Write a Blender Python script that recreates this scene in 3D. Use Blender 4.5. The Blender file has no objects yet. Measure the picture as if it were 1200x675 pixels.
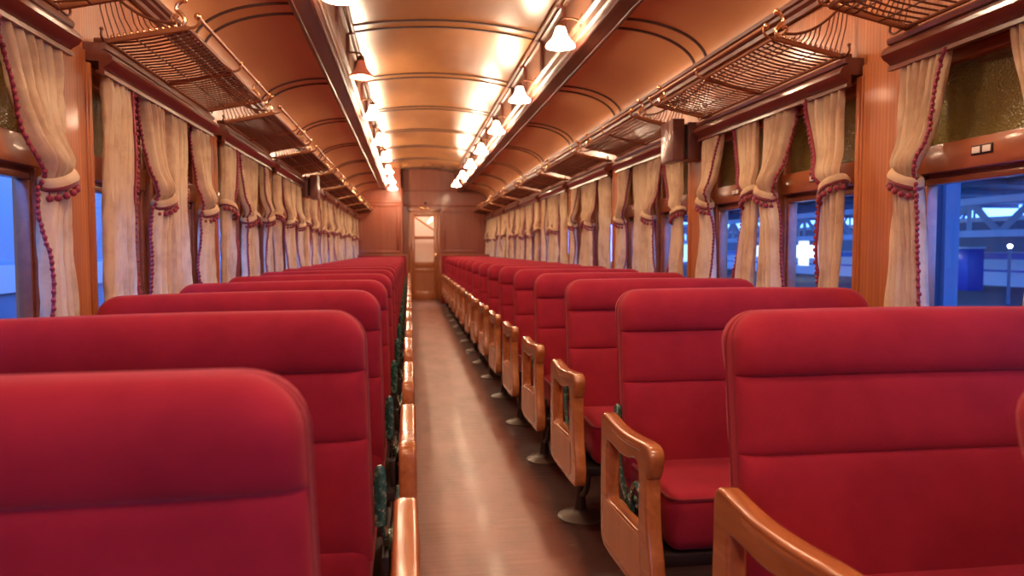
import bpy, bmesh, math, random
from mathutils import Vector, Matrix
random.seed(7)
PI = math.pi
sc = bpy.context.scene
COL = sc.collection

# ------------------------------------------------------------------ mesh builder
class MB:
    def __init__(self):
        self.v = []; self.f = []; self.mi = []; self.cur = 0
    def add(self, vs, fs):
        o = len(self.v)
        self.v += [tuple(p) for p in vs]
        for q in fs:
            self.f.append([i + o for i in q]); self.mi.append(self.cur)
    def box(self, x0, x1, y0, y1, z0, z1, b=0.0):
        x0, x1 = min(x0, x1), max(x0, x1); y0, y1 = min(y0, y1), max(y0, y1); z0, z1 = min(z0, z1), max(z0, z1)
        if b <= 0:
            vs = [(x0,y0,z0),(x1,y0,z0),(x1,y1,z0),(x0,y1,z0),(x0,y0,z1),(x1,y0,z1),(x1,y1,z1),(x0,y1,z1)]
            self.add(vs, [(0,3,2,1),(4,5,6,7),(0,1,5,4),(1,2,6,5),(2,3,7,6),(3,0,4,7)])
            return
        b = min(b, (x1-x0)*.45, (y1-y0)*.45, (z1-z0)*.45)
        bm = bmesh.new()
        bmesh.ops.create_cube(bm, size=1.0)
        for w in bm.verts:
            w.co = Vector(((x0+x1)/2 + w.co.x*(x1-x0), (y0+y1)/2 + w.co.y*(y1-y0), (z0+z1)/2 + w.co.z*(z1-z0)))
        bmesh.ops.bevel(bm, geom=list(bm.edges), offset=b, segments=2, profile=.5, affect='EDGES')
        bm.verts.index_update()
        self.add([w.co for w in bm.verts], [[w.index for w in f.verts] for f in bm.faces])
        bm.free()
    def tube(self, pts, r, n=8, caps=True, closed=False, flat=1.0):
        pts = [Vector(p) for p in pts]; m = len(pts)
        rs = r if isinstance(r, (list, tuple)) else [r]*m
        up = None; vs = []
        for i, p in enumerate(pts):
            if closed: t = pts[(i+1) % m] - pts[i-1]
            else: t = pts[min(i+1, m-1)] - pts[max(i-1, 0)]
            if t.length < 1e-9: t = Vector((0,0,1))
            t.normalize()
            if up is None:
                a = Vector((0,0,1)) if abs(t.z) < .9 else Vector((1,0,0))
                up = (a - t*a.dot(t)).normalized()
            else:
                up = up - t*up.dot(t)
                up = up.normalized() if up.length > 1e-6 else t.orthogonal().normalized()
            s = t.cross(up)
            for k in range(n):
                a = 2*PI*k/n
                vs.append(p + (up*math.cos(a) + s*math.sin(a)*flat)*rs[i])
        fs = []
        for i in range(m if closed else m-1):
            j = (i+1) % m
            for k in range(n):
                l = (k+1) % n
                fs.append((i*n+k, i*n+l, j*n+l, j*n+k))
        if caps and not closed:
            fs.append(tuple(range(n-1, -1, -1))); fs.append(tuple((m-1)*n + k for k in range(n)))
        self.add(vs, fs)
    def lathe(self, prof, c=(0,0,0), n=20, cap=True):
        # prof: list of (r, z)
        vs = []; m = len(prof)
        for r, z in prof:
            for k in range(n):
                a = 2*PI*k/n
                vs.append((c[0]+r*math.cos(a), c[1]+r*math.sin(a), c[2]+z))
        fs = []
        for i in range(m-1):
            for k in range(n):
                l = (k+1) % n
                fs.append((i*n+k, i*n+l, (i+1)*n+l, (i+1)*n+k))
        if cap:
            if prof[0][0] > 1e-5: fs.append(tuple(range(n-1, -1, -1)))
            if prof[-1][0] > 1e-5: fs.append(tuple((m-1)*n+k for k in range(n)))
        self.add(vs, fs)
    def ball(self, c, r, n=8, m=6, sz=1.0):
        vs = [(c[0], c[1], c[2]-r*sz)]
        for i in range(1, m):
            t = -PI/2 + PI*i/m
            for k in range(n):
                a = 2*PI*k/n
                vs.append((c[0]+r*math.cos(t)*math.cos(a), c[1]+r*math.cos(t)*math.sin(a), c[2]+r*sz*math.sin(t)))
        vs.append((c[0], c[1], c[2]+r*sz)); e = len(vs)-1; fs = []
        for k in range(n):
            l = (k+1) % n
            fs.append((0, 1+l, 1+k))
            for i in range(m-2):
                fs.append((1+i*n+k, 1+i*n+l, 1+(i+1)*n+l, 1+(i+1)*n+k))
            fs.append((e, 1+(m-2)*n+k, 1+(m-2)*n+l))
        self.add(vs, fs)
    def sweep(self, prof, y0, y1, ny=1, close=False, caps=True):
        # prof: (x, z) outline swept along y
        n = len(prof); vs = []
        for j in range(ny+1):
            y = y0 + (y1-y0)*j/ny
            vs += [(x, y, z) for x, z in prof]
        fs = []
        for j in range(ny):
            for i in range(n if close else n-1):
                k = (i+1) % n
                fs.append((j*n+i, j*n+k, (j+1)*n+k, (j+1)*n+i))
        if close and caps:
            fs.append(tuple(range(n-1, -1, -1))); fs.append(tuple(ny*n+i for i in range(n)))
        self.add(vs, fs)
    def grid(self, fn, nu, nv):
        vs = [fn(i/nu, j/nv) for j in range(nv+1) for i in range(nu+1)]
        fs = [(j*(nu+1)+i, j*(nu+1)+i+1, (j+1)*(nu+1)+i+1, (j+1)*(nu+1)+i) for j in range(nv) for i in range(nu)]
        self.add(vs, fs)
    def mesh(self, name, mats, smooth=40, fixn=True):
        me = bpy.data.meshes.new(name)
        me.from_pydata(self.v, [], self.f)
        if not isinstance(mats, (list, tuple)): mats = [mats]
        for m in mats: me.materials.append(m)
        if len(mats) > 1: me.polygons.foreach_set('material_index', self.mi)
        if fixn:
            bm = bmesh.new(); bm.from_mesh(me)
            bmesh.ops.recalc_face_normals(bm, faces=bm.faces)
            bm.to_mesh(me); bm.free()
        if smooth:
            me.polygons.foreach_set('use_smooth', [True]*len(me.polygons))
            me.set_sharp_from_angle(angle=math.radians(smooth))
        me.update()
        return me
    def obj(self, name, mats, parent=None, smooth=40, loc=None, rotz=0, fixn=True):
        o = bpy.data.objects.new(name, self.mesh(name, mats, smooth, fixn))
        COL.objects.link(o)
        if parent: o.parent = parent
        if loc: o.location = loc
        o.rotation_euler.z = rotz
        return o

def tag(o, label=None, cat=None, group=None, kind=None):
    if label: o['label'] = label
    if cat: o['category'] = cat
    if group: o['group'] = group
    if kind: o['kind'] = kind
    return o
def empty(name, loc=(0,0,0), rotz=0):
    o = bpy.data.objects.new(name, None); COL.objects.link(o)
    o.location = loc; o.rotation_euler.z = rotz; o.empty_display_size = .1
    return o
KIDS = {}
def copy_tree(o, parent=None):
    c = o.copy(); COL.objects.link(c)
    if parent: c.parent = parent
    for ch in [k for k in ALLOBJ() if k.parent == o]:
        copy_tree(ch, c)
    return c
_cache = {}
def ALLOBJ(): return _cache['l']
def dup(o, loc, rotz):
    c = copy_tree(o); c.location = loc; c.rotation_euler = (0,0,rotz)
    return c
def snap(o):
    _cache['l'] = list(o.children_recursive) + [o]
def struct(o): o['kind'] = 'structure'; return o

def smoothstep(a, b, x):
    t = max(0, min(1, (x-a)/(b-a))); return t*t*(3-2*t)
def lerp(a, b, t): return a + (b-a)*t
def curve_pts(ctrl, n=24, closed=False):
    # catmull-rom through control points
    P = [Vector(p) for p in ctrl]; m = len(P); out = []
    segs = m if closed else m-1
    for i in range(segs):
        if closed: a, b, c, d = P[i-1], P[i], P[(i+1) % m], P[(i+2) % m]
        else: a, b, c, d = P[max(i-1,0)], P[i], P[i+1], P[min(i+2,m-1)]
        k = max(1, n//segs)
        for j in range(k):
            t = j/k
            out.append(.5*((2*b) + (c-a)*t + (2*a-5*b+4*c-d)*t*t + (3*b-3*c+d-a)*t**3))
    if not closed: out.append(P[-1])
    return out
ORD = ['first','second','third','fourth','fifth','sixth','seventh','eighth','ninth','tenth','eleventh','twelfth','thirteenth','fourteenth','fifteenth','sixteenth','seventeenth','eighteenth']
def nth(i, n, a, b):
    """i-th of n counted from whichever end is nearer: 'third from <a>' or 'second from <b>'"""
    if i < (n+1)//2: return ORD[i] + ' from ' + a
    return ('last' if n-1-i == 0 else ORD[n-1-i] + ' from ' + b)

# ------------------------------------------------------------------ materials
def mat(name, col=(.5,.5,.5), rough=.5, metal=0, spec=.5, coat=0, sheen=0, emit=None, estr=0, build=None):
    m = bpy.data.materials.new(name); m.use_nodes = True
    nt = m.node_tree; b = nt.nodes['Principled BSDF']
    b.inputs['Base Color'].default_value = (*col, 1)
    b.inputs['Roughness'].default_value = rough
    b.inputs['Metallic'].default_value = metal
    b.inputs['Specular IOR Level'].default_value = spec
    b.inputs['Coat Weight'].default_value = coat
    b.inputs['Coat Roughness'].default_value = .12
    b.inputs['Sheen Weight'].default_value = sheen
    if emit:
        b.inputs['Emission Color'].default_value = (*emit, 1); b.inputs['Emission Strength'].default_value = estr
    if build: build(nt, b)
    return m
def N(nt, t, **kw):
    n = nt.nodes.new(t)
    for k, v in kw.items():
        if k in n.inputs: n.inputs[k].default_value = v
        else: setattr(n, k, v)
    return n
def coords(nt, scale, kind='Object'):
    tc = N(nt, 'ShaderNodeTexCoord'); mp = N(nt, 'ShaderNodeMapping')
    mp.inputs['Scale'].default_value = scale
    nt.links.new(tc.outputs[kind], mp.inputs['Vector'])
    return mp.outputs['Vector']
def ramp(nt, fac, stops):
    r = N(nt, 'ShaderNodeValToRGB')
    e = r.color_ramp.elements
    while len(e) < len(stops): e.new(.5)
    for x, (p, c) in zip(e, stops): x.position = p; x.color = (*c, 1)
    nt.links.new(fac, r.inputs['Fac'])
    return r.outputs['Color']
def bump(nt, b, h, strength=.2, dist=.01):
    n = N(nt, 'ShaderNodeBump', Strength=strength, Distance=dist)
    nt.links.new(h, n.inputs['Height']); nt.links.new(n.outputs['Normal'], b.inputs['Normal'])
def wood(name, c0, c1, scale=(30,30,1.6), rough=.35, coat=.35, det=5, kind='Object', bmp=.05, stripe=0):
    def f(nt, b):
        v = coords(nt, scale, kind)
        n = N(nt, 'ShaderNodeTexNoise', Scale=1.0, Detail=det, Roughness=.6, Distortion=.6)
        nt.links.new(v, n.inputs['Vector'])
        c = ramp(nt, n.outputs['Fac'], [(.25, c0), (.55, tuple((a+d)/2 for a, d in zip(c0, c1))), (.78, c1)])
        if stripe:
            wv = N(nt, 'ShaderNodeTexWave', bands_direction='Y', Scale=stripe, Distortion=.6, Detail=1.0)
            nt.links.new(coords(nt, (1,1,.03), kind), wv.inputs['Vector'])
            k = ramp(nt, wv.outputs['Fac'], [(.2, (.84,.80,.77)), (.7, (1,1,1))])
            mu = N(nt, 'ShaderNodeMix', data_type='RGBA', blend_type='MULTIPLY'); mu.inputs['Factor'].default_value = 1
            nt.links.new(c, mu.inputs['A']); nt.links.new(k, mu.inputs['B']); c = mu.outputs['Result']
        nt.links.new(c, b.inputs['Base Color'])
        bump(nt, b, n.outputs['Fac'], bmp, .004)
    return mat(name, c0, rough, coat=coat, build=f)

M = {}
M['wood_wall'] = wood('wall_veneer', (.34,.088,.024), (.54,.175,.048), (26,26,1.3), .45, .2, stripe=16)
M['wood_dark'] = wood('dark_mahogany', (.10,.022,.014), (.20,.05,.026), (20,1.5,20), .3, .5)
M['wood_soffit'] = wood('soffit_mahogany', (.115,.026,.018), (.19,.05,.032), (16,.8,16), .4, .25)
M['wood_fascia'] = wood('fascia_wood', (.22,.092,.054), (.30,.14,.083), (10,.8,10), .42, .15)
M['wood_frame'] = wood('window_frame_wood', (.24,.055,.018), (.44,.13,.04), (20,2.0,20), .33, .4)
M['wood_arm'] = wood('armrest_wood', (.30,.085,.025), (.52,.19,.065), (26,3,26), .27, .5)
M['wood_panel'] = wood('armrest_panel_wood', (.40,.15,.055), (.56,.25,.10), (24,24,3), .36, .3)
M['wood_end'] = wood('end_wall_wood', (.26,.050,.021), (.37,.092,.036), (14,14,.9), .42, .15)
M['wood_door'] = wood('door_wood', (.33,.085,.025), (.46,.14,.04), (14,14,1.1), .33, .4)
M['wood_speaker'] = wood('speaker_wood', (.10,.028,.02), (.17,.05,.032), (12,12,2), .4, .3)
M['trim_line'] = mat('dark_rib_paint', (.055,.014,.008), .5)

def f_ceil(nt, b):
    v = coords(nt, (1.3,.5,1.3))
    n = N(nt, 'ShaderNodeTexNoise', Scale=1.5, Detail=4, Roughness=.55)
    nt.links.new(v, n.inputs['Vector'])
    c = ramp(nt, n.outputs['Fac'], [(.3, (.42,.175,.058)), (.7, (.54,.25,.092))])
    nt.links.new(c, b.inputs['Base Color'])
    v2 = coords(nt, (5,2.0,5))
    n2 = N(nt, 'ShaderNodeTexNoise', Scale=1.0, Detail=2)
    nt.links.new(v2, n2.inputs['Vector'])
    bump(nt, b, n2.outputs['Fac'], .12, .02)
M['ceiling'] = mat('varnished_ceiling', (.5,.24,.1), .24, coat=.12, spec=.45, build=f_ceil)
def f_side(nt, b):
    v = coords(nt, (1.3,.6,1.3))
    n = N(nt, 'ShaderNodeTexNoise', Scale=1.5, Detail=4, Roughness=.55)
    nt.links.new(v, n.inputs['Vector'])
    c = ramp(nt, n.outputs['Fac'], [(.3, (.62,.27,.115)), (.7, (.72,.34,.15))])
    nt.links.new(c, b.inputs['Base Color'])
M['ceiling_side'] = mat('side_ceiling_paint', (.5,.2,.08), .42, coat=.1, build=f_side)

def f_red(nt, b):
    v = coords(nt, (1,1,1))
    n = N(nt, 'ShaderNodeTexNoise', Scale=5.0, Detail=6, Roughness=.65)
    nt.links.new(v, n.inputs['Vector'])
    c = ramp(nt, n.outputs['Fac'], [(.3, (.265,.011,.026)), (.7, (.375,.019,.040))])
    nt.links.new(c, b.inputs['Base Color'])
    n2 = N(nt, 'ShaderNodeTexNoise', Scale=420.0, Detail=2)
    nt.links.new(v, n2.inputs['Vector'])
    bump(nt, b, n2.outputs['Fac'], .25, .002)
    b.inputs['Sheen Tint'].default_value = (1,.35,.35,1); b.inputs['Sheen Roughness'].default_value = .4
M['red'] = mat('red_plush', (.44,.015,.027), .85, spec=.2, sheen=.35, build=f_red)
M['red_piping'] = mat('red_piping_cloth', (.25,.010,.023), .8, spec=.2, sheen=.3)
M['seat_frame'] = mat('seat_frame_iron', (.025,.014,.012), .5, spec=.4)
def f_green(nt, b):
    v = coords(nt, (1,1,1))
    n = N(nt, 'ShaderNodeTexNoise', Scale=60.0, Detail=3)
    nt.links.new(v, n.inputs['Vector'])
    c = ramp(nt, n.outputs['Fac'], [(.42, (.015,.07,.055)), (.58, (.04,.15,.125)), (.7, (.45,.40,.24))])
    nt.links.new(c, b.inputs['Base Color'])
M['green'] = mat('worn_green_enamel', (.02,.07,.05), .25, spec=.7, coat=.4, build=f_green)
M['iron'] = mat('cast_iron_black', (.03,.022,.02), .35, spec=.6, coat=.2)
M['flange'] = mat('worn_iron_flange', (.10,.065,.045), .42, spec=.5)
M['brass'] = mat('rack_bronze', (.34,.13,.06), .4, metal=.55, spec=.5)
M['brass_dark'] = mat('rack_dark_bronze', (.15,.045,.022), .48, metal=.2, spec=.45)
M['brass_bright'] = mat('polished_brass', (.85,.52,.26), .22, metal=.9)

def f_curt(nt, b):
    nt.nodes.remove(b)
    out = nt.nodes['Material Output']
    v = coords(nt, (1,1,1))
    n = N(nt, 'ShaderNodeTexNoise', Scale=9.0, Detail=4, Roughness=.6)
    nt.links.new(v, n.inputs['Vector'])
    chk = N(nt, 'ShaderNodeTexVoronoi', Scale=22.0)
    nt.links.new(v, chk.inputs['Vector'])
    c = ramp(nt, n.outputs['Fac'], [(.34, (.70,.50,.33)), (.5, (.84,.65,.45)), (.7, (.90,.74,.53))])
    d = N(nt, 'ShaderNodeBsdfDiffuse', Roughness=.3); t = N(nt, 'ShaderNodeBsdfTranslucent')
    nt.links.new(c, d.inputs['Color']); nt.links.new(c, t.inputs['Color'])
    w = N(nt, 'ShaderNodeTexNoise', Scale=500.0, Detail=2)
    nt.links.new(v, w.inputs['Vector'])
    bp = N(nt, 'ShaderNodeBump', Strength=.2, Distance=.002)
    nt.links.new(w.outputs['Fac'], bp.inputs['Height']); nt.links.new(bp.outputs['Normal'], d.inputs['Normal'])
    mx = N(nt, 'ShaderNodeMixShader', Fac=.42)
    nt.links.new(d.outputs[0], mx.inputs[1]); nt.links.new(t.outputs[0], mx.inputs[2])
    nt.links.new(mx.outputs[0], out.inputs['Surface'])
M['curtain'] = mat('cream_curtain_cloth', build=f_curt)
M['fringe'] = mat('crimson_fringe', (.24,.006,.03), .6, sheen=.25)
M['tie'] = mat('maroon_tieback_cloth', (.16,.008,.02), .7, sheen=.3)

def f_floor(nt, b):
    v = coords(nt, (.7,34,1))
    n = N(nt, 'ShaderNodeTexNoise', Scale=1.0, Detail=3, Roughness=.5)
    nt.links.new(v, n.inputs['Vector'])
    v2 = coords(nt, (3,1.4,1))
    n2 = N(nt, 'ShaderNodeTexNoise', Scale=1.6, Detail=7, Roughness=.62)
    nt.links.new(v2, n2.inputs['Vector'])
    c = ramp(nt, n2.outputs['Fac'], [(.3, (.18,.070,.047)), (.55, (.28,.112,.080)), (.75, (.33,.145,.108))])
    # grime and seat shade painted together into the lino beside the seat feet
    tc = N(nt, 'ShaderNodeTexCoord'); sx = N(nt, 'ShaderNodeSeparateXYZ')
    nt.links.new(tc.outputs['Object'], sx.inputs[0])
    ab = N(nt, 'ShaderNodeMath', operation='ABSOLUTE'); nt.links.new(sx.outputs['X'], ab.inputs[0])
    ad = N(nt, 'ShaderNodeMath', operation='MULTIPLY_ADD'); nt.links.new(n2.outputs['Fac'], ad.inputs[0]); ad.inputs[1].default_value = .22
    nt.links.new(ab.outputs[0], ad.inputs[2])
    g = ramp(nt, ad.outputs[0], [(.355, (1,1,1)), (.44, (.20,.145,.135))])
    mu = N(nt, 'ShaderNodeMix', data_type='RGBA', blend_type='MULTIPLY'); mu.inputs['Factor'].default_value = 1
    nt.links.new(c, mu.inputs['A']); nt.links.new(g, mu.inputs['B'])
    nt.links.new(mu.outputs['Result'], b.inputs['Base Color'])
    bump(nt, b, n.outputs['Fac'], .35, .010)
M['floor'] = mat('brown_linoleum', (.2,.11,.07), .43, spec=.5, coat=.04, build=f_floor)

def f_glass(nt, b):
    nt.nodes.remove(b); out = nt.nodes['Material Output']
    t = N(nt, 'ShaderNodeBsdfTransparent', Color=(.93,.96,1,1)); g = N(nt, 'ShaderNodeBsdfGlossy', Roughness=.02)
    lw = N(nt, 'ShaderNodeLayerWeight', Blend=.5); pw = N(nt, 'ShaderNodeMath', operation='POWER'); pw.inputs[1].default_value = 4.0
    sc_ = N(nt, 'ShaderNodeMath', operation='MULTIPLY_ADD'); sc_.inputs[1].default_value = .5; sc_.inputs[2].default_value = .02
    nt.links.new(lw.outputs['Facing'], pw.inputs[0]); nt.links.new(pw.outputs[0], sc_.inputs[0])
    mx = N(nt, 'ShaderNodeMixShader')
    nt.links.new(sc_.outputs[0], mx.inputs[0]); nt.links.new(t.outputs[0], mx.inputs[1]); nt.links.new(g.outputs[0], mx.inputs[2])
    nt.links.new(mx.outputs[0], out.inputs['Surface'])
M['glass'] = mat('window_glass', build=f_glass)
def f_obsc(nt, b):
    v = coords(nt, (1,1,1))
    n = N(nt, 'ShaderNodeTexVoronoi', Scale=130.0)
    nt.links.new(v, n.inputs['Vector'])
    bump(nt, b, n.outputs['Distance'], .8, .004)
    n2 = N(nt, 'ShaderNodeTexNoise', Scale=3.0, Detail=3)
    nt.links.new(v, n2.inputs['Vector'])
    c = ramp(nt, n2.outputs['Fac'], [(.35, (.12,.092,.016)), (.7, (.25,.19,.042))])
    nt.links.new(c, b.inputs['Base Color'])
M['obscure'] = mat('olive_cathedral_glass', (.12,.1,.03), .22, spec=.6, build=f_obsc)
M['plate_dark'] = mat('number_plate_black', (.02,.01,.01), .4)
M['plate_white'] = mat('number_plate_enamel', (.8,.7,.62), .35)

LIGHT = (1.0, .70, .44)
def emi(name, col, s):
    m = bpy.data.materials.new(name); m.use_nodes = True
    nt = m.node_tree; nt.nodes.clear()
    e = N(nt, 'ShaderNodeEmission', Color=(*col,1), Strength=s); o = N(nt, 'ShaderNodeOutputMaterial')
    nt.links.new(e.outputs[0], o.inputs[0]); return m
M['bulb'] = emi('glowing_bulb', LIGHT, 340.0)
M['shade_lit'] = emi('lit_opal_shade', (1.0,.74,.49), 75.0)
M['shade_pink'] = mat('salmon_enamel_shade', (.62,.16,.09), .35, coat=.3, emit=(1,.3,.15), estr=.15)
M['lamp_metal'] = mat('lamp_bronze', (.16,.07,.035), .35, metal=.6)
M['lamp_plate'] = mat('lamp_plate_dark', (.05,.02,.014), .4)

# ------------------------------------------------------------------ layout (metres; camera at y=0, coach axis = Y)
CAMX, CAMZ = -.297, 1.14
WX = 1.423                    # wall plane
YB, YE = -3.2, 16.35          # coach ends
PITCH = .85
PR0, PL0 = 2.487, 2.67        # centres of the first pillars in view, right / left
PW = .265
BAY = 1.7
ZP0, ZP1 = 1.776, 1.868       # pelmet
ZS = 2.205                    # spring of side ceiling

# ------------------------------------------------------------------ floor, walls, ceilings
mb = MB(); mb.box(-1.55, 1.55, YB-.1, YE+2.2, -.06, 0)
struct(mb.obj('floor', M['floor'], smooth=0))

def wall(side, y0, y1, nm):
    s = side
    m = MB()
    m.box(s*WX, s*1.56, y0, y1, 0, .79)                      # wainscot
    m.box(s*(WX+.012), s*1.56, y0, y1, 1.79, 2.235)          # board above the windows
    m.box(s*(WX-.028), s*WX, y0, y1, .755, .79, .008)        # sill rail
    m.box(s*(WX-.014), s*WX, y0, y1, .0, .14, .005)
    return struct(m.obj(nm, M['wood_wall']))
wall(1, YB, YE, 'wall_right'); wall(-1, YB, YE, 'wall_left')
m = MB(); m.box(-1.56, 1.56, YB-.08, YB, 0, 2.95); struct(m.obj('wall_back', M['wood_end'], smooth=0))

# cove moulding under the side ceilings
for s, nm in ((1,'trim_1'), (-1,'trim_2')):
    m = MB()
    pf = [(WX+.01,2.235),(WX-.045,2.235),(WX-.045,2.215),(WX-.03,2.21),(WX-.03,2.195),(WX-.012,2.185),(WX-.012,2.165),(WX+.01,2.165)]
    m.sweep([(s*x, z) for x, z in pf], YB, YE, 1, True)
    struct(m.obj(nm, M['wood_soffit'], smooth=30))

# side ceilings (quarter-ellipse) as sheets with thickness
def side_x(t): return lerp(.90, 1.40, math.sin(t*PI/2))
def side_z(t): return 2.213 + (2.437-2.213)*math.cos(t*PI/2)
for s, nm in ((1,'ceiling_right'), (-1,'ceiling_left')):
    m = MB(); pf = []
    for i in range(25): pf.append((s*side_x(i/24), side_z(i/24)))
    back = [(s*1.50, 2.213), (s*1.50, 2.50), (s*.90, 2.50)]
    m.sweep(pf + back, YB, YE, 1, True)
    struct(m.obj(nm, M['ceiling_side'], smooth=35))
# centre (clerestory) ceiling
def cen_z(x): return 2.832 + .075*(1-(x/.745)**2)
m = MB()
pf = [(-.76 + 1.52*i/32, cen_z(-.76+1.52*i/32)) for i in range(33)]
m.sweep(pf + [(.76,2.96),(-.76,2.96)], YB, YE, 1, True)
struct(m.obj('ceiling', M['ceiling'], smooth=35))

# longitudinal beams: dark soffit, light fascia, mouldings
for s, nm in ((1,'beam_right'), (-1,'beam_left')):
    m = MB()
    m.cur = 0
    m.sweep([(s*x, z) for x, z in [(.915,2.47),(.915,2.424),(.905,2.418),(.89,2.418),(.885,2.424),(.80,2.424),(.795,2.418),(.78,2.418),(.772,2.424),(.772,2.445),(.78,2.47)]], YB, YE, 1, True)
    m.cur = 1
    m.sweep([(s*x, z) for x, z in [(.78,2.445),(.772,2.452),(.764,2.452),(.758,2.462),(.758,2.512),(.752,2.52),(.738,2.526),(.738,2.54),(.752,2.55),(.762,2.56),(.762,2.77),(.752,2.78),(.738,2.785),(.738,2.85),(.80,2.85),(.80,2.445)]], YB, YE, 1, True)
    struct(m.obj(nm, [M['wood_soffit'], M['wood_fascia']], smooth=30))

# ceiling ribs: pairs of dark strips at each pillar
ny = 3
ribs_y = [PR0 - .08 + BAY*k for k in range(-2, 9)]
for y in ribs_y:
    for dy in (-.085, .085):
        m = MB()
        n = 20; h = .011
        vs = []; fs = []
        for i in range(n+1):
            x = -.74 + 1.48*i/n; z = cen_z(x)
            vs += [(x, y+dy-h, z+.004), (x, y+dy-h*.7, z-.010), (x, y+dy+h*.7, z-.010), (x, y+dy+h, z+.004)]
        for i in range(n):
            for k in range(3): fs.append((i*4+k, i*4+k+1, i*4+k+5, i*4+k+4))
        m.add(vs, fs)
        struct(m.obj('trim_%d' % ny, M['trim_line'], smooth=30)); ny += 1
        for s in (1, -1):
            m = MB(); vs = []; fs = []
            for i in range(n+1):
                t = i/n; x = side_x(t); z = side_z(t)
                # inward normal
                nx, nz = -math.sin(t*PI/2)*.9, -math.cos(t*PI/2)
                L = math.hypot(nx, nz); nx /= L; nz /= L
                for yy, e in ((-h,-.004), (-h*.7,.010), (h*.7,.010), (h,-.004)):
                    vs.append((s*(x+nx*e), y+dy+yy, z+nz*e))
            for i in range(n):
                for k in range(3): fs.append((i*4+k, i*4+k+1, i*4+k+5, i*4+k+4))
            m.add(vs, fs)
            struct(m.obj('trim_%d' % ny, M['trim_line'], smooth=30)); ny += 1

# ------------------------------------------------------------------ pillars
pillars = {1: [PR0 + BAY*k for k in range(-2, 9)], -1: [PL0 + BAY*k for k in range(-2, 9)]}
def pillar_mesh():
    m = MB(); w = PW/2
    m.box(0, .135, -w+.022, w-.022, .79, 1.84)
    for e in (-1, 1):
        m.box(-.012, .135, e*(w-.022), e*w, .79, 1.80, .005)
        m.box(-.005, .135, e*(w-.034), e*(w-.022), .79, 1.80, .003)
    return m.mesh('trim_pillar', M['wood_wall'])
pm = pillar_mesh()
for s in (1, -1):
    for y in pillars[s]:
        if y - PW/2 > (YE if s > 0 else 15.9): continue
        o = bpy.data.objects.new('trim_%d' % ny, pm); ny += 1
        COL.objects.link(o); o.location = (s*WX, y, 0); o.rotation_euler.z = 0 if s > 0 else PI
        struct(o)

# ------------------------------------------------------------------ windows (wood sash, lower clear glass, upper olive glass)
HB = (BAY-PW)/2               # half bay
MUL = .11
def win_meshes():
    y0, y1 = -(HB/2 - MUL/4), HB/2 - MUL/4
    f = MB()
    XA, XB = .045, .10
    st = .038
    f.box(XA, XB, y0, y0+st, .79, 1.79, .006); f.box(XA, XB, y1-st, y1, .79, 1.79, .006)
    f.box(XA, XB, y0+st, y1-st, .79, .85, .006)
    f.box(XA, XB, y0+st, y1-st, 1.75, 1.79, .006)
    f.box(XA-.02, XB, y0+st, y1-st, 1.395, 1.49, .008)          # meeting rail with the number plate
    f.box(XA+.015, XB, y0+st, y1-st, 1.36, 1.382, .004); f.box(XA+.03, XB-.005, y0+st, y1-st, 1.375, 1.40)
    # inner bead of the lower sash
    f.box(XA+.012, XB, y0+st, y0+st+.014, .85, 1.36, .003); f.box(XA+.012, XB, y1-st-.014, y1-st, .85, 1.36, .003)
    # brass lift catches
    fm = f.mesh('window_frame', M['wood_frame'])
    g = MB(); g.box(.082, .086, y0+st, y1-st, .85, 1.37); gm = g.mesh('glass_pane', M['glass'], 0)
    u = MB(); u.box(.075, .083, y0+st, y1-st, 1.49, 1.75); um = u.mesh('upper_pane', M['obscure'], 0)
    p = MB(); p.box(XA-.024, XA-.018, -.042, .042, 1.432, 1.462, .002); pmh = p.mesh('number_plate', M['plate_dark'])
    q = []
    for e in (-1, 1):
        b = MB(); b.box(XA-.0265, XA-.0235, e*.021-.0155, e*.021+.0155, 1.437, 1.457, .001); q.append(b.mesh('number_tablet', M['plate_white']))
    mu = MB()
    mu.box(.02, .135, -MUL/2, MUL/2, .79, 1.80, .01); mu.box(.0, .03, -MUL*.22, MUL*.22, .79, 1.80, .008)
    return fm, gm, um, pmh, q, mu.mesh('trim_mullion', M['wood_frame'])
fm, gm, um, pmh, qms, mulm = win_meshes()
wins = []     # (side, yc, index, bay)
wn = 1
bays = []
for s in (1, -1):
    P = pillars[s]; idx = 0
    for b in range(len(P)-1):
        lo, hi = P[b]+PW/2, P[b+1]-PW/2
        if lo > 15.3: continue
        if hi < 1.0:      # unseen panel added to block blue window light from behind the camera
            k_ = MB(); k_.box(s*(WX+.05), s*(WX+.10), lo-.04, hi+.04, .76, 1.82)
            struct(k_.obj('trim_%d' % ny, M['wood_wall'], smooth=0)); ny += 1
            continue
        bays.append((s, b, lo, hi))
        o = bpy.data.objects.new('trim_%d' % ny, mulm); ny += 1; COL.objects.link(o)
        o.location = (s*WX, (lo+hi)/2, 0); o.rotation_euler.z = 0 if s > 0 else PI; struct(o)
        for h in (0, 1):
            yc = lo + HB/2 - MUL/4 if h == 0 else hi - HB/2 + MUL/4
            w = bpy.data.objects.new('window_%d' % wn, fm); wn += 1; COL.objects.link(w)
            w.location = (s*WX, yc, 0); w.rotation_euler.z = 0 if s > 0 else PI; struct(w)
            for nm_, me in (('glass_pane', gm), ('upper_pane', um), ('number_plate', pmh)):
                c = bpy.data.objects.new(nm_, me); COL.objects.link(c); c.parent = w
                if nm_ == 'number_plate':
                    for qm in qms:
                        d = bpy.data.objects.new('number_tablet', qm); COL.objects.link(d); d.parent = c

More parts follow.
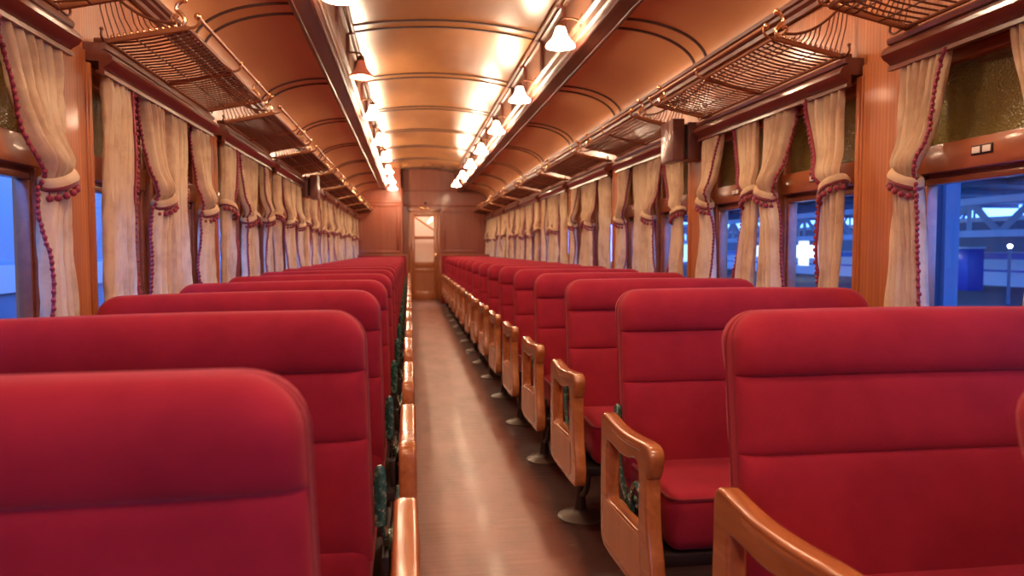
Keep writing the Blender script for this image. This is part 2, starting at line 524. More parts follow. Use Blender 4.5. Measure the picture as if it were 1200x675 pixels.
# ------------------------------------------------------------------ pelmets over each pair of windows
BL = BAY - PW
def pelmet():
    m = MB()
    pf = [(.03,ZP1+.004),(-.062,ZP1+.004),(-.066,ZP1-.004),(-.062,ZP1-.016),(-.052,ZP1-.02),(-.072,ZP1-.03),(-.084,ZP1-.043),(-.086,ZP1-.056),(-.076,ZP1-.07),(-.058,ZP1-.08),(-.05,ZP1-.088),(-.058,ZP1-.094),(-.058,ZP1-.107),(-.04,ZP1-.107),(-.04,ZP1-.06),(.03,ZP1-.06)]
    m.sweep(pf, -BL/2-.012, BL/2+.012, 1, True)
    e = empty('curtain_pelmet')
    m.obj('moulding', M['wood_dark'], e, smooth=30)
    r = MB(); r.tube([(-.02,-BL/2+.02,ZP1-.09),(-.02,BL/2-.02,ZP1-.09)], .007, 8); r.obj('curtain_rod', M['brass'], e)
    return e
WORD = {1:'right', -1:'left'}
vis_bays = {1: [b for b in bays if b[0] == 1 and b[3] > 1.0], -1: [b for b in bays if b[0] == -1 and b[3] > 1.0]}
def bayphrase(s, i):
    n = len(vis_bays[s])
    w = WORD[s]
    if i < 5: return f'{ORD[i]} window pair along the {w} wall'
    k = n-1-i
    return (f'last window pair before the end on the {w} wall' if k == 0 else f'{ORD[k]} window pair from the far end, {w} wall')

# ------------------------------------------------------------------ luggage racks
def rack():
    e = empty('luggage_rack')
    Lh = BL/2 - .055
    xb, zb, xf, zf = -.045, 1.893, -.325, 1.953
    def pt(t, y, dz=0): return (lerp(xb, xf, t), y, lerp(zb, zf, t)+dz)
    m = MB()
    m.tube([pt(0,-Lh), pt(0,Lh)], .0085, 8); m.tube([pt(1,-Lh), pt(1,Lh)], .0085, 8)
    for y in (-Lh, Lh): m.tube([pt(-.05,y), pt(1.0,y)], .011, 8, flat=.8)
    m.tube([pt(-.1,0,-.006), pt(1.0,0,-.006)], .009, 8)
    m.obj('frame', M['brass'], e)
    g = MB()
    for k in range(1, 33):
        y = -Lh + 2*Lh*k/33
        if abs(y) < .012: continue
        g.tube([pt(t, y, .004 - .010*math.sin(PI*t)) for t in (0,.25,.5,.75,1)], .0037, 6)
    for t in (.36, .70, .80, .90):
        g.tube([pt(t, y, -.010*math.sin(PI*t)) for y in (-Lh, 0, Lh)], .0033, 6)
    g.obj('rod_grid', M['brass_dark'], e)
    r = MB()
    xg, zg = -.362, 1.992
    r.tube([(xg,-Lh-.012,zg), (xg,Lh+.012,zg)], .0075, 8)
    for y in (-Lh, 0, Lh):
        r.tube(curve_pts([(xf,y,zf),(xf-.024,y,zf+.004),(xg-.003,y,zg-.02),(xg,y,zg)], 9), .0055, 6)
    r.obj('guard_rail', M['brass'], e)
    for y in (-Lh-.012, 0, Lh+.012):
        b = MB(); b.ball((xg,y,zg), .0125, 10, 8); b.obj('rail_knob', M['brass_bright'], e)
    for sgn in (-1, 1):
        y = sgn*Lh
        f = MB()
        arc = [(lerp(-.285, -.012, t), y, 1.972 + .155*t**2.0 + .01*math.sin(PI*t)*-1) for t in [i/14 for i in range(15)]]
        f.tube(arc, .0055, 6)
        for k in range(11):
            t = k/10
            a = Vector(pt(lerp(.80, .02, t), y, .004)); c = Vector(arc[int(round(lerp(3, 14, t)))])
            mid = (a+c)/2 + Vector((.006,0,-.004))
            f.tube([a, mid, c], .0026, 5)
        f.obj('end_fan', M['brass_dark'], e)
        k_ = MB()
        for k in range(12):
            p = pt(lerp(.06, .92, k/11), y, .014); k_.ball(p, .0078, 8, 6)
        k_.obj('bead_row', M['brass_bright'], e)
        s_ = MB()
        fx, fz = -.30, 1.955
        s_.tube(curve_pts([(fx,y,fz),(fx-.016,y,fz+.022),(fx-.004,y,fz+.045),(fx+.014,y,fz+.062),(fx+.006,y,fz+.085),(fx-.012,y,fz+.096)], 24), [.0085]*20+[.007]*5 if False else .0078, 8)
        s_.ball((fx-.014,y,fz+.098), .012, 10, 8)
        s_.tube(curve_pts([(fx+.012,y,fz+.012),(fx+.03,y,fz+.028),(fx+.022,y,fz+.045),(fx+.008,y,fz+.036)], 14), .0055, 6)
        s_.obj('finial', M['brass_bright'], e)
        # wall bracket with a coat hook below the rack's corner
        w = MB()
        w.box(-.052, .0, y-.010, y+.010, 1.884, 1.904, .005)
        w.tube(curve_pts([(-.03,y,1.905),(-.045,y+sgn*.03,1.890),(-.05,y+sgn*.052,1.886),(-.052,y+sgn*.07,1.898),(-.052,y+sgn*.066,1.916)], 18), .0045, 6)
        w.ball((-.052,y+sgn*.066,1.919), .0075, 8, 6)
        w.obj('wall_bracket', M['brass_dark'], e)
    return e

# ------------------------------------------------------------------ seats
SW = .92; ST = 1.0
def half_t(d):          # half thickness of the back at distance d below the top
    def pad(a, b, h0, h1):
        u = (d-a)/(b-a); return h0 + (h1-h0)*(max(0, 1-(2*u-1)**4))**.6
    if d < .075: return .018 + .054*math.sqrt(max(0, 1-(1-d/.075)**2))
    if d < .142:
        u = (d-.075)/(.142-.075); return .044 + .028*math.sqrt(max(0, 1-u**2.4))
    if d < .312: return pad(.142, .312, .044, .059)
    return pad(.312, .64, .044, .060)
ZBACK0 = .37
def lean(z): return -(ST - z)*.15
def back_parts(e):
    R = .075
    ds = [0,.002,.006,.013,.022,.034,.05,.065,.08,.095,.11,.12,.13,.137,.141,.142,.1435,.148,.158,.175,.20,.23,.26,.285,.30,.307,.311,.312,.3135,.318,.33,.36,.41,.48,.55,.63]
    us = [0,.003,.010,.022,.038,.056,.08,.15,.25,.38,.5,.62,.75,.85,.92,.944,.962,.978,.990,.997,1]
    def inset(d):
        return R - math.sqrt(max(0, R*R-(R-d)**2)) if d < R else 0
    def edge(u):
        e_ = min(u, 1-u)*SW
        q = min(1, e_/.045)
        return .40 + .60*math.sqrt(max(0, 1-(1-q)**2))
    m = MB(); nu, nv = len(us), len(ds)
    for sgn in (-1, 1):
        vs = []
        for d in ds:
            i = inset(d); 
            for u in us:
                x = i + u*(SW-2*i); z = ST - d
                zz = z + .004*math.sin(PI*u) if d < .1 else z + .004*math.sin(PI*u)*max(0, 1-(d-.1)/.1)
                tt = half_t(d)*edge(u)
                if 0 < d < .002 or d == 0: tt = .006
                wr = .0016*math.sin(x*23+d*31)*math.sin(d*9+x*5)
                vs.append((x, lean(z) + sgn*(tt+wr), zz))
        fs = [(j*nu+i, j*nu+i+1, (j+1)*nu+i+1, (j+1)*nu+i) for j in range(nv-1) for i in range(nu-1)]
        if sgn > 0: fs = [tuple(reversed(f)) for f in fs]
        m.add(vs, fs)
    # close the rim between front and back sheets
    o = 0; b = nu*nv; fs = []
    for j in range(nv-1):
        fs.append((o+j*nu, o+(j+1)*nu, b+(j+1)*nu, b+j*nu))
        fs.append((o+j*nu+nu-1, b+j*nu+nu-1, b+(j+1)*nu+nu-1, o+(j+1)*nu+nu-1))
    for i in range(nu-1):
        fs.append((o+i, b+i, b+i+1, o+i+1)); k = (nv-1)*nu
        fs.append((o+k+i, o+k+i+1, b+k+i+1, b+k+i))
    m.f += [list(f) for f in fs]; m.mi += [0]*len(fs)
    back = m.obj('backrest', M['red'], e, smooth=60)
    # piping round the two edges
    for sgn in (-1, 1):
        p = MB(); pts = []
        off = .0185
        for z in [.42 + (ST-R-.42)*i/10 for i in range(11)]:
            pts.append((.001, lean(z)+sgn*off, z))
        for i in range(1, 9):
            a = PI/2*i/8
            pts.append((R-R*math.cos(a)+.001, lean(ST-R+R*math.sin(a))+sgn*lerp(off, .004, (i/8)**.6), ST-R+R*math.sin(a)-.004*i/8))
        p.tube(pts + [(SW-x, y, z) for x, y, z in reversed(pts)], .0042, 6)
        p.obj('piping', M['red_piping'], back)

def rounded_cushion(e):
    x0, x1, y0, y1, z0, z1 = .012, SW-.005, -.50, -.03, .262, .432
    m = MB(); r = .045
    bm = bmesh.new(); bmesh.ops.create_cube(bm, size=1)
    for w in bm.verts: w.co = Vector(((x0+x1)/2+w.co.x*(x1-x0), (y0+y1)/2+w.co.y*(y1-y0), (z0+z1)/2+w.co.z*(z1-z0)))
    bmesh.ops.bevel(bm, geom=list(bm.edges), offset=r, segments=4, profile=.5, affect='EDGES')
    bm.verts.index_update()
    m.add([w.co for w in bm.verts], [[w.index for w in f.verts] for f in bm.faces]); bm.free()
    c = m.obj('seat_cushion', M['red'], e, smooth=60)
    p = MB()
    zt = z1-.012
    loop = []
    for cx, cy, a0 in ((x0+r, y0+r, PI), (x1-r, y0+r, 1.5*PI), (x1-r, y1-r, 0), (x0+r, y1-r, .5*PI)):
        for i in range(6):
            a = a0 + PI/2*i/5; loop.append((cx+(r-.008)*math.cos(a), cy+(r-.008)*math.sin(a), zt))
    p.tube(loop, .006, 6, closed=True)
    p.obj('piping', M['red_piping'], c)

def shape_mesh(name, loops, half, bev, material, axis_x):
    """flat outline (y,z) loops -> slab of thickness 2*half round x=axis_x with rounded edges"""
    cu = bpy.data.curves.new('outline', 'CURVE'); cu.dimensions = '2D'; cu.fill_mode = 'BOTH'
    cu.extrude = max(.0005, half-bev); cu.bevel_depth = bev; cu.bevel_resolution = 2
    for lp in loops:
        sp = cu.splines.new('POLY'); sp.points.add(len(lp)-1)
        for p, (y, z) in zip(sp.points, lp): p.co = (y, z, 0, 1)
        sp.use_cyclic_u = True
    ob = bpy.data.objects.new('outline', cu); COL.objects.link(ob)
    dg = bpy.context.evaluated_depsgraph_get(); dg.update()
    me = bpy.data.meshes.new_from_object(ob.evaluated_get(dg))
    bpy.data.objects.remove(ob); bpy.data.curves.remove(cu)
    me.name = name
    for v in me.vertices:
        y, z, x = v.co; v.co = (axis_x + x, y, z)
    me.materials.clear(); me.materials.append(material)
    me.polygons.foreach_set('use_smooth', [True]*len(me.polygons)); me.set_sharp_from_angle(angle=math.radians(45))
    return me
def sm2(ctrl, n=60):
    return [(p.x, p.y) for p in curve_pts([(a, b, 0) for a, b in ctrl], n, True)]

AX = -.080
def armrest(e):
    A, B = -.182, -.635     # rear, front
    outer = sm2([(A+.004,.575),(A-.004,.598),(A-.025,.606),(A-.09,.600),(A-.17,.595),(A-.26,.598),(A-.33,.604),(A-.40,.611),(B+.010,.611),(B-.008,.596),(B-.004,.57),(B+.010,.54),
                 (B+.020,.53),(B+.016,.46),(B+.004,.38),(B-.022,.30),(B-.034,.245),(B-.018,.205),(B+.05,.195),(A-.25,.19),(A-.08,.185),(A-.008,.20),(A+.006,.26),(A+.008,.40),(A+.004,.52)], 125)
    inner = sm2([(A-.052,.52),(A-.064,.540),(A-.12,.542),(A-.19,.538),(A-.26,.545),(A-.32,.560),(A-.36,.562),(A-.380,.54),(A-.385,.50),(A-.385,.42),(A-.381,.372),(A-.365,.357),(A-.28,.352),(A-.15,.345),(A-.075,.342),(A-.054,.355),(A-.05,.40),(A-.05,.47)], 90)
    me = shape_mesh('armrest', [outer, inner], .022, .0085, M['wood_arm'], AX)
    a = bpy.data.objects.new('armrest', me); COL.objects.link(a); a.parent = e
    # rounded top rail pad, broader than the frame
    t = MB()
    path = curve_pts([(AX,A-.018,.592),(AX,A-.09,.587),(AX,A-.17,.583),(AX,A-.26,.586),(AX,A-.33,.592),(AX,A-.40,.598),(AX,B+.012,.597)], 30)
    n = len(path)
    t.tube(path, [.0155 + .002*math.sin(PI*i/n) for i in range(n)], 10, flat=1.38)
    t.ball((AX, A-.018, .592), .0165, 12, 8); t.ball((AX, B+.012, .597), .0165, 12, 8)
    t.obj('arm_rail', M['wood_arm'], a, smooth=60)
    pn = sm2([(A-.045,.338),(A-.20,.345),(A-.32,.352),(A-.378,.352),(A-.391,.335),(A-.398,.29),(A-.408,.25),(A-.395,.222),(A-.34,.215),(A-.20,.21),(A-.07,.206),(A-.045,.215),(A-.042,.26)], 78)
    pme = shape_mesh('panel', [pn], .0245, .002, M['wood_panel'], AX)
    p = bpy.data.objects.new('panel', pme); COL.objects.link(p); p.parent = a

def seat():
    e = empty('train_seat')
    back_parts(e); rounded_cushion(e); armrest(e)
    m = MB()
    m.box(-.03, SW-.01, -.49, -.05, .222, .262, .006)
    m.box(-.085, -.03, -.42, -.18, .225, .258, .006)
    m.box(-.03, -.012, -.47, -.10, .262, .36, .004)
    m.obj('seat_frame', M['seat_frame'], e)
    for xx in (.0, SW-.12):
        p = MB()
        p.lathe([(.028,.012),(.026,.05),(.020,.09),(.019,.15),(.026,.19),(.045,.222)], (xx,-.33,0), 14)
        p.tube(curve_pts([(xx,-.33,.10),(xx,-.26,.12),(xx,-.20,.17),(xx,-.17,.224)], 9), .013, 8)
        p.tube(curve_pts([(xx,-.33,.10),(xx,-.39,.12),(xx,-.44,.17),(xx,-.46,.224)], 9), .013, 8)
        ped = p.obj('pedestal', M['iron'], e)
        q = MB(); q.lathe([(.098,0),(.098,.006),(.085,.014),(.045,.020),(.032,.028),(.028,.034)], (xx,-.33,0), 24)
        q.obj('floor_flange', M['flange'], ped)
    # swing arm that flips the back
    g = MB()
    g.tube([(-.012, lean(z)+.0, z) for z in (.61,.60,.56,.50,.45)], [.006,.013,.016,.015,.014], 10, flat=.55)
    g.tube(curve_pts([(-.014,lean(.46),.46),(-.022,-.13,.40),(-.026,-.20,.345),(-.028,-.275,.33)], 14), .0125, 8, flat=.7)
    g.lathe([(.0,-.014),(.03,-.014),(.034,-.006),(.034,.006),(.03,.014),(0,.014)], (0,0,0), 16)
    n0 = len(g.v) - 16*6
    for i in range(n0, len(g.v)):
        x, y, z = g.v[i]; g.v[i] = (-.030+z, -.275+y, .335+x)
    g.obj('swing_arm', M['green'], e)
    h = MB()
    h.tube(curve_pts([(-.035,-.30,.34),(-.05,-.34,.40),(-.052,-.39,.44),(-.05,-.43,.42),(-.05,-.425,.385),(-.05,-.40,.375)], 24), .0095, 8, flat=.8)
    h.tube(curve_pts([(-.04,-.28,.33),(-.055,-.22,.29),(-.06,-.17,.235)], 9), .010, 8)
    h.tube([(-.03,-.40,.25),(AX+.02,-.40,.25)], .012, 8); h.tube([(-.03,-.22,.25),(AX+.02,-.22,.25)], .012, 8)
    h.obj('arm_bracket', M['green'], e)
    return e

XR, XL = .42, -.385
right_y = [.765, 1.565] + [2.45 + PITCH*k for k in range(15)]
left_y = [.875 + PITCH*k for k in range(17)]
proto = seat(); snap(proto)
first = True
def place_seat(s, y, label, group):
    global first
    loc = (XR + (.032 if y < 1 else 0), y, 0) if s > 0 else (XL, y, 0); rz = 0 if s > 0 else PI
    if first:
        first = False; o = proto; o.location = loc; o.rotation_euler.z = rz
    else: o = dup(proto, loc, rz)
    if s < 0:
        for c in o.children:
            if c.name.startswith('backrest'): c.rotation_euler.y = .018; c.location.x = .018 if y < 1 else 0
    for c in o.children:
        if c.name.startswith('armrest'):
            c.location.z = 0.0 if (s > 0 and 2.4 < y < 2.5) else .045
            if s < 0: c.location.y = .12
    jit = random.uniform(-.006, .006)
    o.rotation_euler.z += jit
    tag(o, label, 'seat', group); return o
for i, y in enumerate(right_y):
    n = len(right_y)
    if i == 0: lb = 'red plush bench seat right of the aisle, only its back edge showing beside the camera'
    elif i == 1: lb = 'red bench seat facing us with large wooden armrest, nearest whole one right of aisle'
    elif i < 9: lb = f'red flip-back bench seat, {ORD[i-1]} whole one from the camera right of the aisle'
    else:
        k = n-1-i
        lb = ('red bench seat right of the aisle, right in front of the far partition' if k == 0 else f'red bench seat right of the aisle, {ORD[k]} from the far partition')
    place_seat(1, y, lb, 'red bench seats right of the aisle')
for i, y in enumerate(left_y):
    n = len(left_y)
    if i == 0: lb = 'red bench seat seen from behind, closest to the camera left of the aisle'
    elif i < 9: lb = f'red bench seat seen from behind, {ORD[i]} from the camera left of the aisle'
    else:
        k = n-1-i
        lb = ('red bench seat left of the aisle, right in front of the far partition' if k == 0 else f'red bench seat left of the aisle, {ORD[k]} from the far partition')
    place_seat(-1, y, lb, 'red bench seats left of the aisle')

# ------------------------------------------------------------------ racks and pelmets
rk = rack(); pl = pelmet()
snap_r = list(rk.children_recursive)+[rk]; snap_p = list(pl.children_recursive)+[pl]
used = {'r': False, 'p': False}
for s in (1, -1):
    vb = vis_bays[s]
    for i, (_, b, lo, hi) in enumerate(vb):
        yc = (lo+hi)/2; rz = 0 if s > 0 else PI; loc = (s*WX, yc, 0)
        if s < 0 and hi > 15.9:
            pass
        _cache['l'] = snap_r
        o = rk if not used['r'] else dup(rk, loc, rz)
        used['r'] = True; o.location = loc; o.rotation_euler.z = rz
        tag(o, f'bronze rod luggage rack above the {bayphrase(s, i)}', 'luggage rack', f'luggage racks along the {WORD[s]} wall')
        _cache['l'] = snap_p
        o = pl if not used['p'] else dup(pl, loc, rz)
        used['p'] = True; o.location = loc; o.rotation_euler.z = rz
        tag(o, f'dark mahogany curtain pelmet over the {bayphrase(s, i)}', 'pelmet', f'pelmets along the {WORD[s]} wall')

# ------------------------------------------------------------------ curtains
ZT, ZB, ZK = 1.80, .83, 1.385
def fringe_balls(mb_, pts, step, r):
    acc = 0; last = Vector(pts[0])
    for p in pts[1:]:
        p = Vector(p); d = (p-last).length; acc += d
        if acc >= step:
            mb_.ball((p.x+random.uniform(-.002,.002), p.y+random.uniform(-.003,.003), p.z), r, 6, 4); acc = 0
        last = p
def curtain(s, anchor, dr, style, label, rnd, hero=False, over=None, mid=False):
    """s wall side, anchor y of the fixed edge, dr = +1/-1 direction in y from the fixed edge into the window"""
    zk = ZK + rnd.uniform(-.03, .03)
    w0 = {'tied': rnd.uniform(.22,.30), 'loose': rnd.uniform(.20,.26), 'straight': rnd.uniform(.22,.27)}[style]
    wk = {'tied': rnd.uniform(.075,.095), 'loose': rnd.uniform(.14,.17), 'straight': w0*.86}[style]
    w1 = {'tied': rnd.uniform(.17,.23), 'loose': rnd.uniform(.20,.24), 'straight': w0*1.0}[style]
    nf = rnd.choice((4, 5, 5, 6)); ph = rnd.uniform(0, 6.28); ph2 = rnd.uniform(0, 6.28)
    swing = rnd.uniform(-.02, .01)
    fr_on = True
    if mid: swing = min(swing, 0.0)
    else: swing = rnd.uniform(.015, .045)
    if over:
        w0 = over.get('w0', w0); wk = over.get('wk', wk); w1 = over.get('w1', w1); swing = over.get('swing', swing); fr_on = over.get('fringe', True)
    def wid(z):
        if z > zk:
            t = (z-zk)/(ZT-zk); return lerp(wk, w0, t**.85)
        t = (zk-z)/(zk-ZB); return lerp(wk, w1, 1-(1-t)**1.7)
    def off(z):
        if z > zk: return .004 + .01*math.sin(PI*(z-zk)/(ZT-zk))
        t = (zk-z)/(zk-ZB); return .004 - swing*t**1.3
    def P(u, z):
        w = wid(z)
        a = .5*(1+math.cos(2*PI*max(-.5, min(.5, (z-zk)/.10)))) if abs(z-zk) < .05 else 0
        top = smoothstep(ZT-.10, ZT, z)
        amp = lerp(.026, .020, top)*(1-.55*a if style == 'tied' else 1)
        uu = u + .02*math.sin(9*z+ph2)
        q = math.sin(2*PI*nf*uu + ph + .7*math.sin(3*z+ph2))
        fold = math.copysign(abs(q)**.75, q) + .4*math.sin(2*PI*nf*2.3*uu + ph2 + 2*z)
        pouch = 0
        if style == 'tied':
            dz = z-zk
            if dz > 0: pouch = .020*math.exp(-((dz-.05)/.05)**2)
            pouch += .018*math.sin(PI*u)*math.exp(-(dz/.16)**2)
            drop = .02*smoothstep(0, .5, (zk-z))
        else: drop = 0.0
        depth = .012 + .020 + amp*fold*.8 + pouch + drop*.8
        if z > 1.77: depth = lerp(depth, .012 + .016*(fold*.4+.8), .6)
        return (s*(WX - depth), anchor + dr*(off(z) + u*w), z)
    nu, nv = (44, 46) if hero else (36, 30)
    m = MB(); m.grid(lambda u, v: P(u, lerp(ZB, ZT, v)), nu, nv)
    o = m.obj('curtain', M['curtain'], smooth=180, fixn=False)
    # fringe along the opening edge
    n = 150
    ed = []
    for i in range(n+1):
        z = lerp(ZT-.03, ZB, i/n); p = P(1.0, z); ed.append((p[0]-s*.006, p[1]+dr*.004, p[2]))
    if fr_on:
        f = MB()
        f.tube(ed[::3], .0055, 5, flat=1.3)
        fringe_balls(f, [(x-s*.003, y+dr*.006, z) for x, y, z in ed], .019, .0082)
        f.obj('pompom_fringe', M['fringe'], o, smooth=60)
    if style != 'straight':
        t = MB(); lp = []
        w = wk; yc = anchor + dr*(off(zk) + w*.5)
        for k in range(28):
            a = 2*PI*k/28
            yy = math.cos(a)*(w*.5+.012); xx = math.sin(a)*.050
            lp.append((s*(WX-.040) + xx, yc + dr*yy, zk - .010 - .028*math.cos(a)))
        lp = [(x if abs(x) < WX-.002 else s*(WX-.002), y, z) for x, y, z in lp]
        t.tube([(x, y, z+.012) for x, y, z in lp], .017, 8, closed=True, flat=.32)
        tb = t.obj('tieback', M['curtain'], o, smooth=60)
        q = MB(); q.tube([(x-s*.002, y, z-.006) for x, y, z in lp], .0075, 6, closed=True); q.obj('cord', M['tie'], tb, smooth=60)
        q = MB()
        for k in range(28):
            x, y, z = lp[k]
            if (x*s) < WX-.038 and k % 2 == 0:
                q.tube([(x,y,z-.006),(x-s*.002,y,z-.024)], .0025, 5); q.ball((x-s*.002, y, z-.032), .0115, 7, 5)
        q.obj('tassel', M['fringe'], tb, smooth=60)
    tag(o, label, 'curtain', f'cream curtains along the {WORD[s]} wall')
    return o

rnd = random.Random(21)
OVER = {(1,0,2): dict(w0=.20, wk=.06, w1=.09, swing=0, fringe=False), (1,1,0): dict(w0=.24, wk=.10, w1=.11, swing=0),
        (1,1,1): dict(w0=.27, wk=.085, w1=.20), (1,1,2): dict(w0=.25, wk=.08, w1=.20), (-1,0,3): dict(w0=.36, wk=.09, w1=.19)}
MANUAL = {  # (side, bay index among visible, panel 0..3 from the camera outward): style
    (1,0,0):'tied', (1,0,1):'tied', (1,0,2):'tied', (1,0,3):'tied',
    (1,1,0):'tied', (1,1,1):'tied', (1,1,2):'tied', (1,1,3):'tied',
    (1,2,0):'tied', (1,2,1):'tied', (1,2,2):'straight', (1,2,3):'tied',
    (-1,0,3):'tied', (-1,1,0):'straight', (-1,1,1):'tied', (-1,1,2):'straight', (-1,1,3):'tied',
}
for s in (1, -1):
    vb = vis_bays[s]; n = len(vb)
    for i, (_, b, lo, hi) in enumerate(vb):
        mid = (lo+hi)/2
        specs = [(lo+.034, 1), (mid-.028, -1), (mid+.028, 1), (hi-.034, -1)]
        names = ['near edge', 'middle post, near side', 'middle post, far side', 'far edge']
        for k, (a, d) in enumerate(specs):
            if s > 0 and i == 0 and k == 0: continue
            st = MANUAL.get((s, i, k)) or rnd.choice(('tied','tied','tied','loose','straight'))
            desc = {'tied':'cream curtain tied back', 'loose':'loosely tied cream curtain', 'straight':'cream curtain hanging straight'}[st]
            if i < 5: where = f'{ORD[i]} window pair, {WORD[s]} wall'
            else:
                kk = n-1-i; where = ('last' if kk == 0 else ORD[kk]+'-from-last') + f' window pair, {WORD[s]} wall'
            curtain(s, a, d, st, f'{desc} at {names[k]} of {where}', rnd, hero=(i < 2), over=OVER.get((s, i, k)), mid=k in (1, 2))

# ------------------------------------------------------------------ lamps along both fascias
def lamp_parts(lit=True):
    e = empty('wall_lamp')
    p = MB()
    p.box(-.004, .014, -.030, .030, 2.575, 2.655, .008); p.box(-.010, .002, -.02, .02, 2.59, 2.64, .006)
    pl_ = p.obj('back_plate', M['lamp_plate'], e)
    a = MB(); a.tube(curve_pts([(-.006,0,2.615),(-.05,0,2.630),(-.10,0,2.630),(-.125,0,2.622),(-.128,0,2.60)], 20), .0062, 8)
    a.lathe([(.006,2.612),(.020,2.606),(.024,2.585),(.026,2.565),(.030,2.556)], (-.128,0,0), 16)
    a.obj('arm', M['lamp_metal'], e)
    s_ = MB()
    pr = [(.024,2.575),(.031,2.562),(.036,2.545),(.042,2.525),(.052,2.505),(.068,2.488),(.082,2.474),(.088,2.462),(.089,2.455)]
    inn = [(r-.004, z) for r, z in reversed(pr)]
    s_.lathe(pr + inn, (-.128,0,0), 24, cap=False)
    s_.obj('lamp_shade', M['shade_lit'] if lit else M['shade_pink'], e, smooth=60)
    b = MB(); b.lathe([(.012,2.555),(.016,2.53),(.026,2.505),(.031,2.485),(.028,2.463),(.018,2.45),(0.0001,2.446)], (-.128,0,0), 16)
    b.obj('bulb', M['bulb'], e, smooth=60)
    return e
lamp = lamp_parts(); snapl = list(lamp.children_recursive)+[lamp]
lampd = lamp_parts(False); lampd_used = False
used_l = False
ry = [4.44 + 1.66*k for k in range(-4, 7)]; ly = [3.76 + 1.66*k for k in range(-4, 8)]
ly = [y for y in ly if y < 15.7]
FX = .758
for s, ys in ((1, ry), (-1, ly)):
    vis = [y for y in ys if y > (4.0 if s > 0 else 3.5)]
    for y in ys:
        loc = (s*FX, y, -.075); rz = 0 if s > 0 else PI
        sp = s < 0 and abs(y-5.42) < .1
        _cache['l'] = snapl
        if sp: o = lampd
        elif not used_l: o = lamp; used_l = True
        else: o = dup(lamp, loc, rz)
        o.location = loc; o.rotation_euler.z = rz
        if sp: lb = 'bell lamp with salmon enamel shade under the ceiling, left of the aisle'
        elif y in vis:
            j = vis.index(y); nn = len(vis)
            w = f'{ORD[j]} from the camera' if j < 5 else ('last before the end wall' if nn-1-j == 0 else f'{ORD[nn-1-j]} from the end wall')
            lb = f'glowing bell lamp on the {WORD[s]} clerestory beam, {w}'
        else:
            j = [q for q in ys if q not in vis][::-1].index(y)
            lb = f'glowing bell lamp on the {WORD[s]} beam above the camera, {ORD[j]} one out of view'
        tag(o, lb, 'lamp', f'bell lamps on the {WORD[s]} beam')
# conduit along the spring of the centre ceiling, with struts
for s in (1, -1):
    c = MB(); c.tube([(s*.712, YB, 2.80), (s*.712, YE-.02, 2.80)], .016, 10)
    o = struct(c.obj('trim_%d' % ny, M['wood_fascia'])); ny += 1
    y = 1.6
    k_ = 0
    while y < 15.5:
        q = MB(); q.box(s*.738, s*.762, y-.022, y+.022, 2.53, 2.79, .004); q.box(s*.70, s*.74, y-.012, y+.012, 2.775, 2.822, .004)
        q.obj('bracket', M['wood_soffit'], o)
        y += .83

# ------------------------------------------------------------------ loudspeakers below the racks
def speaker(loc, rz, label):
    e = empty('loudspeaker', loc, rz)
    m = MB(); m.box(-.098, -.006, -.085, .085, 1.668, 1.885, .008); m.obj('cabinet', M['wood_speaker'], e)
    m = MB(); m.box(-.20, -.125, -.10, .10, 1.655, 1.90, .008); m.obj('front_baffle', M['wood_speaker'], e)
    m = MB(); m.box(-.128, -.096, -.07, .07, 1.69, 1.87); m.obj('shadow_gap_spacer', M['plate_dark'], e, smooth=0)
    tag(e, label, 'loudspeaker', 'wooden loudspeakers')
speaker((WX, pillars[1][3]-.0, 0), 0, 'dark wooden loudspeaker box hung below the rack on the right wall')
speaker((-WX, pillars[-1][5], 0), PI, 'dark wooden loudspeaker box hung below the rack on the left wall')

# ------------------------------------------------------------------ far end: partitions, end wall, door
for s in (1, -1):
    e = empty('seat_partition', (0, 15.25, 0))
    m = MB(); m.box(s*.36, s*1.42, -.02, .02, .0, 1.0, .004); m.obj('panel', M['red_piping'], e)
    m = MB(); m.box(s*.33, s*1.42, -.032, .032, 1.0, 1.03, .008); m.box(s*.33, s*.36, -.03, .03, 0, 1.03, .006); m.obj('rail', M['wood_frame'], e)
    tag(e, f'low partition with wooden cap rail behind the last seats, {WORD[s]} of the aisle', 'partition')

def panel_frame(m, x0, x1, y, z0, z1, w=.05, t=.014):
    m.box(x0, x1, y-t, y, z0, z0+w, .004); m.box(x0, x1, y-t, y, z1-w, z1, .004)
    m.box(x0, x0+w, y-t, y, z0+w, z1-w, .004); m.box(x1-w, x1, y-t, y, z0+w, z1-w, .004)
DX0, DX1 = -.26, .33
# compartment wall on the left, nearer than the door wall
YLW = 15.9
m = MB()
m.box(-1.5, -.44, YLW, YLW+.04, 0, 2.9); m.box(-.48, -.44, YLW, YE, 0, 2.9)
panel_frame(m, -1.38, -.50, YLW, 1.04, 2.12, .07); panel_frame(m, -1.38, -.50, YLW, .1, 1.0, .07)
m.box(-1.42, -.44, YLW-.02, YLW, 2.13, 2.17, .005); m.box(-.50, -.44, YLW-.018, YLW, 0, 2.45, .004)
struct(m.obj('wall_compartment', M['wood_end']))
m = MB()
m.box(-.48, DX0-.06, YE, YE+.06, 0, 2.95); m.box(DX1+.06, 1.5, YE, YE+.06, 0, 2.95); m.box(DX0-.07, DX1+.07, YE, YE+.06, 2.02, 2.95)
panel_frame(m, DX1+.11, 1.40, YE, 1.06, 2.02, .06); panel_frame(m, DX1+.11, 1.40, YE, .1, 1.02, .06)
m.box(-.44, 1.42, YE-.022, YE, 2.09, 2.14, .006); m.box(-.44, .9, YE-.02, YE, 2.42, 2.46, .006)
for k in range(8):
    x = DX1+.22 + k*.105
    m.box(x, x+.01, YE-.006, YE, 1.12, 1.96, .002)
struct(m.obj('wall_end', M['wood_end']))
m = MB()
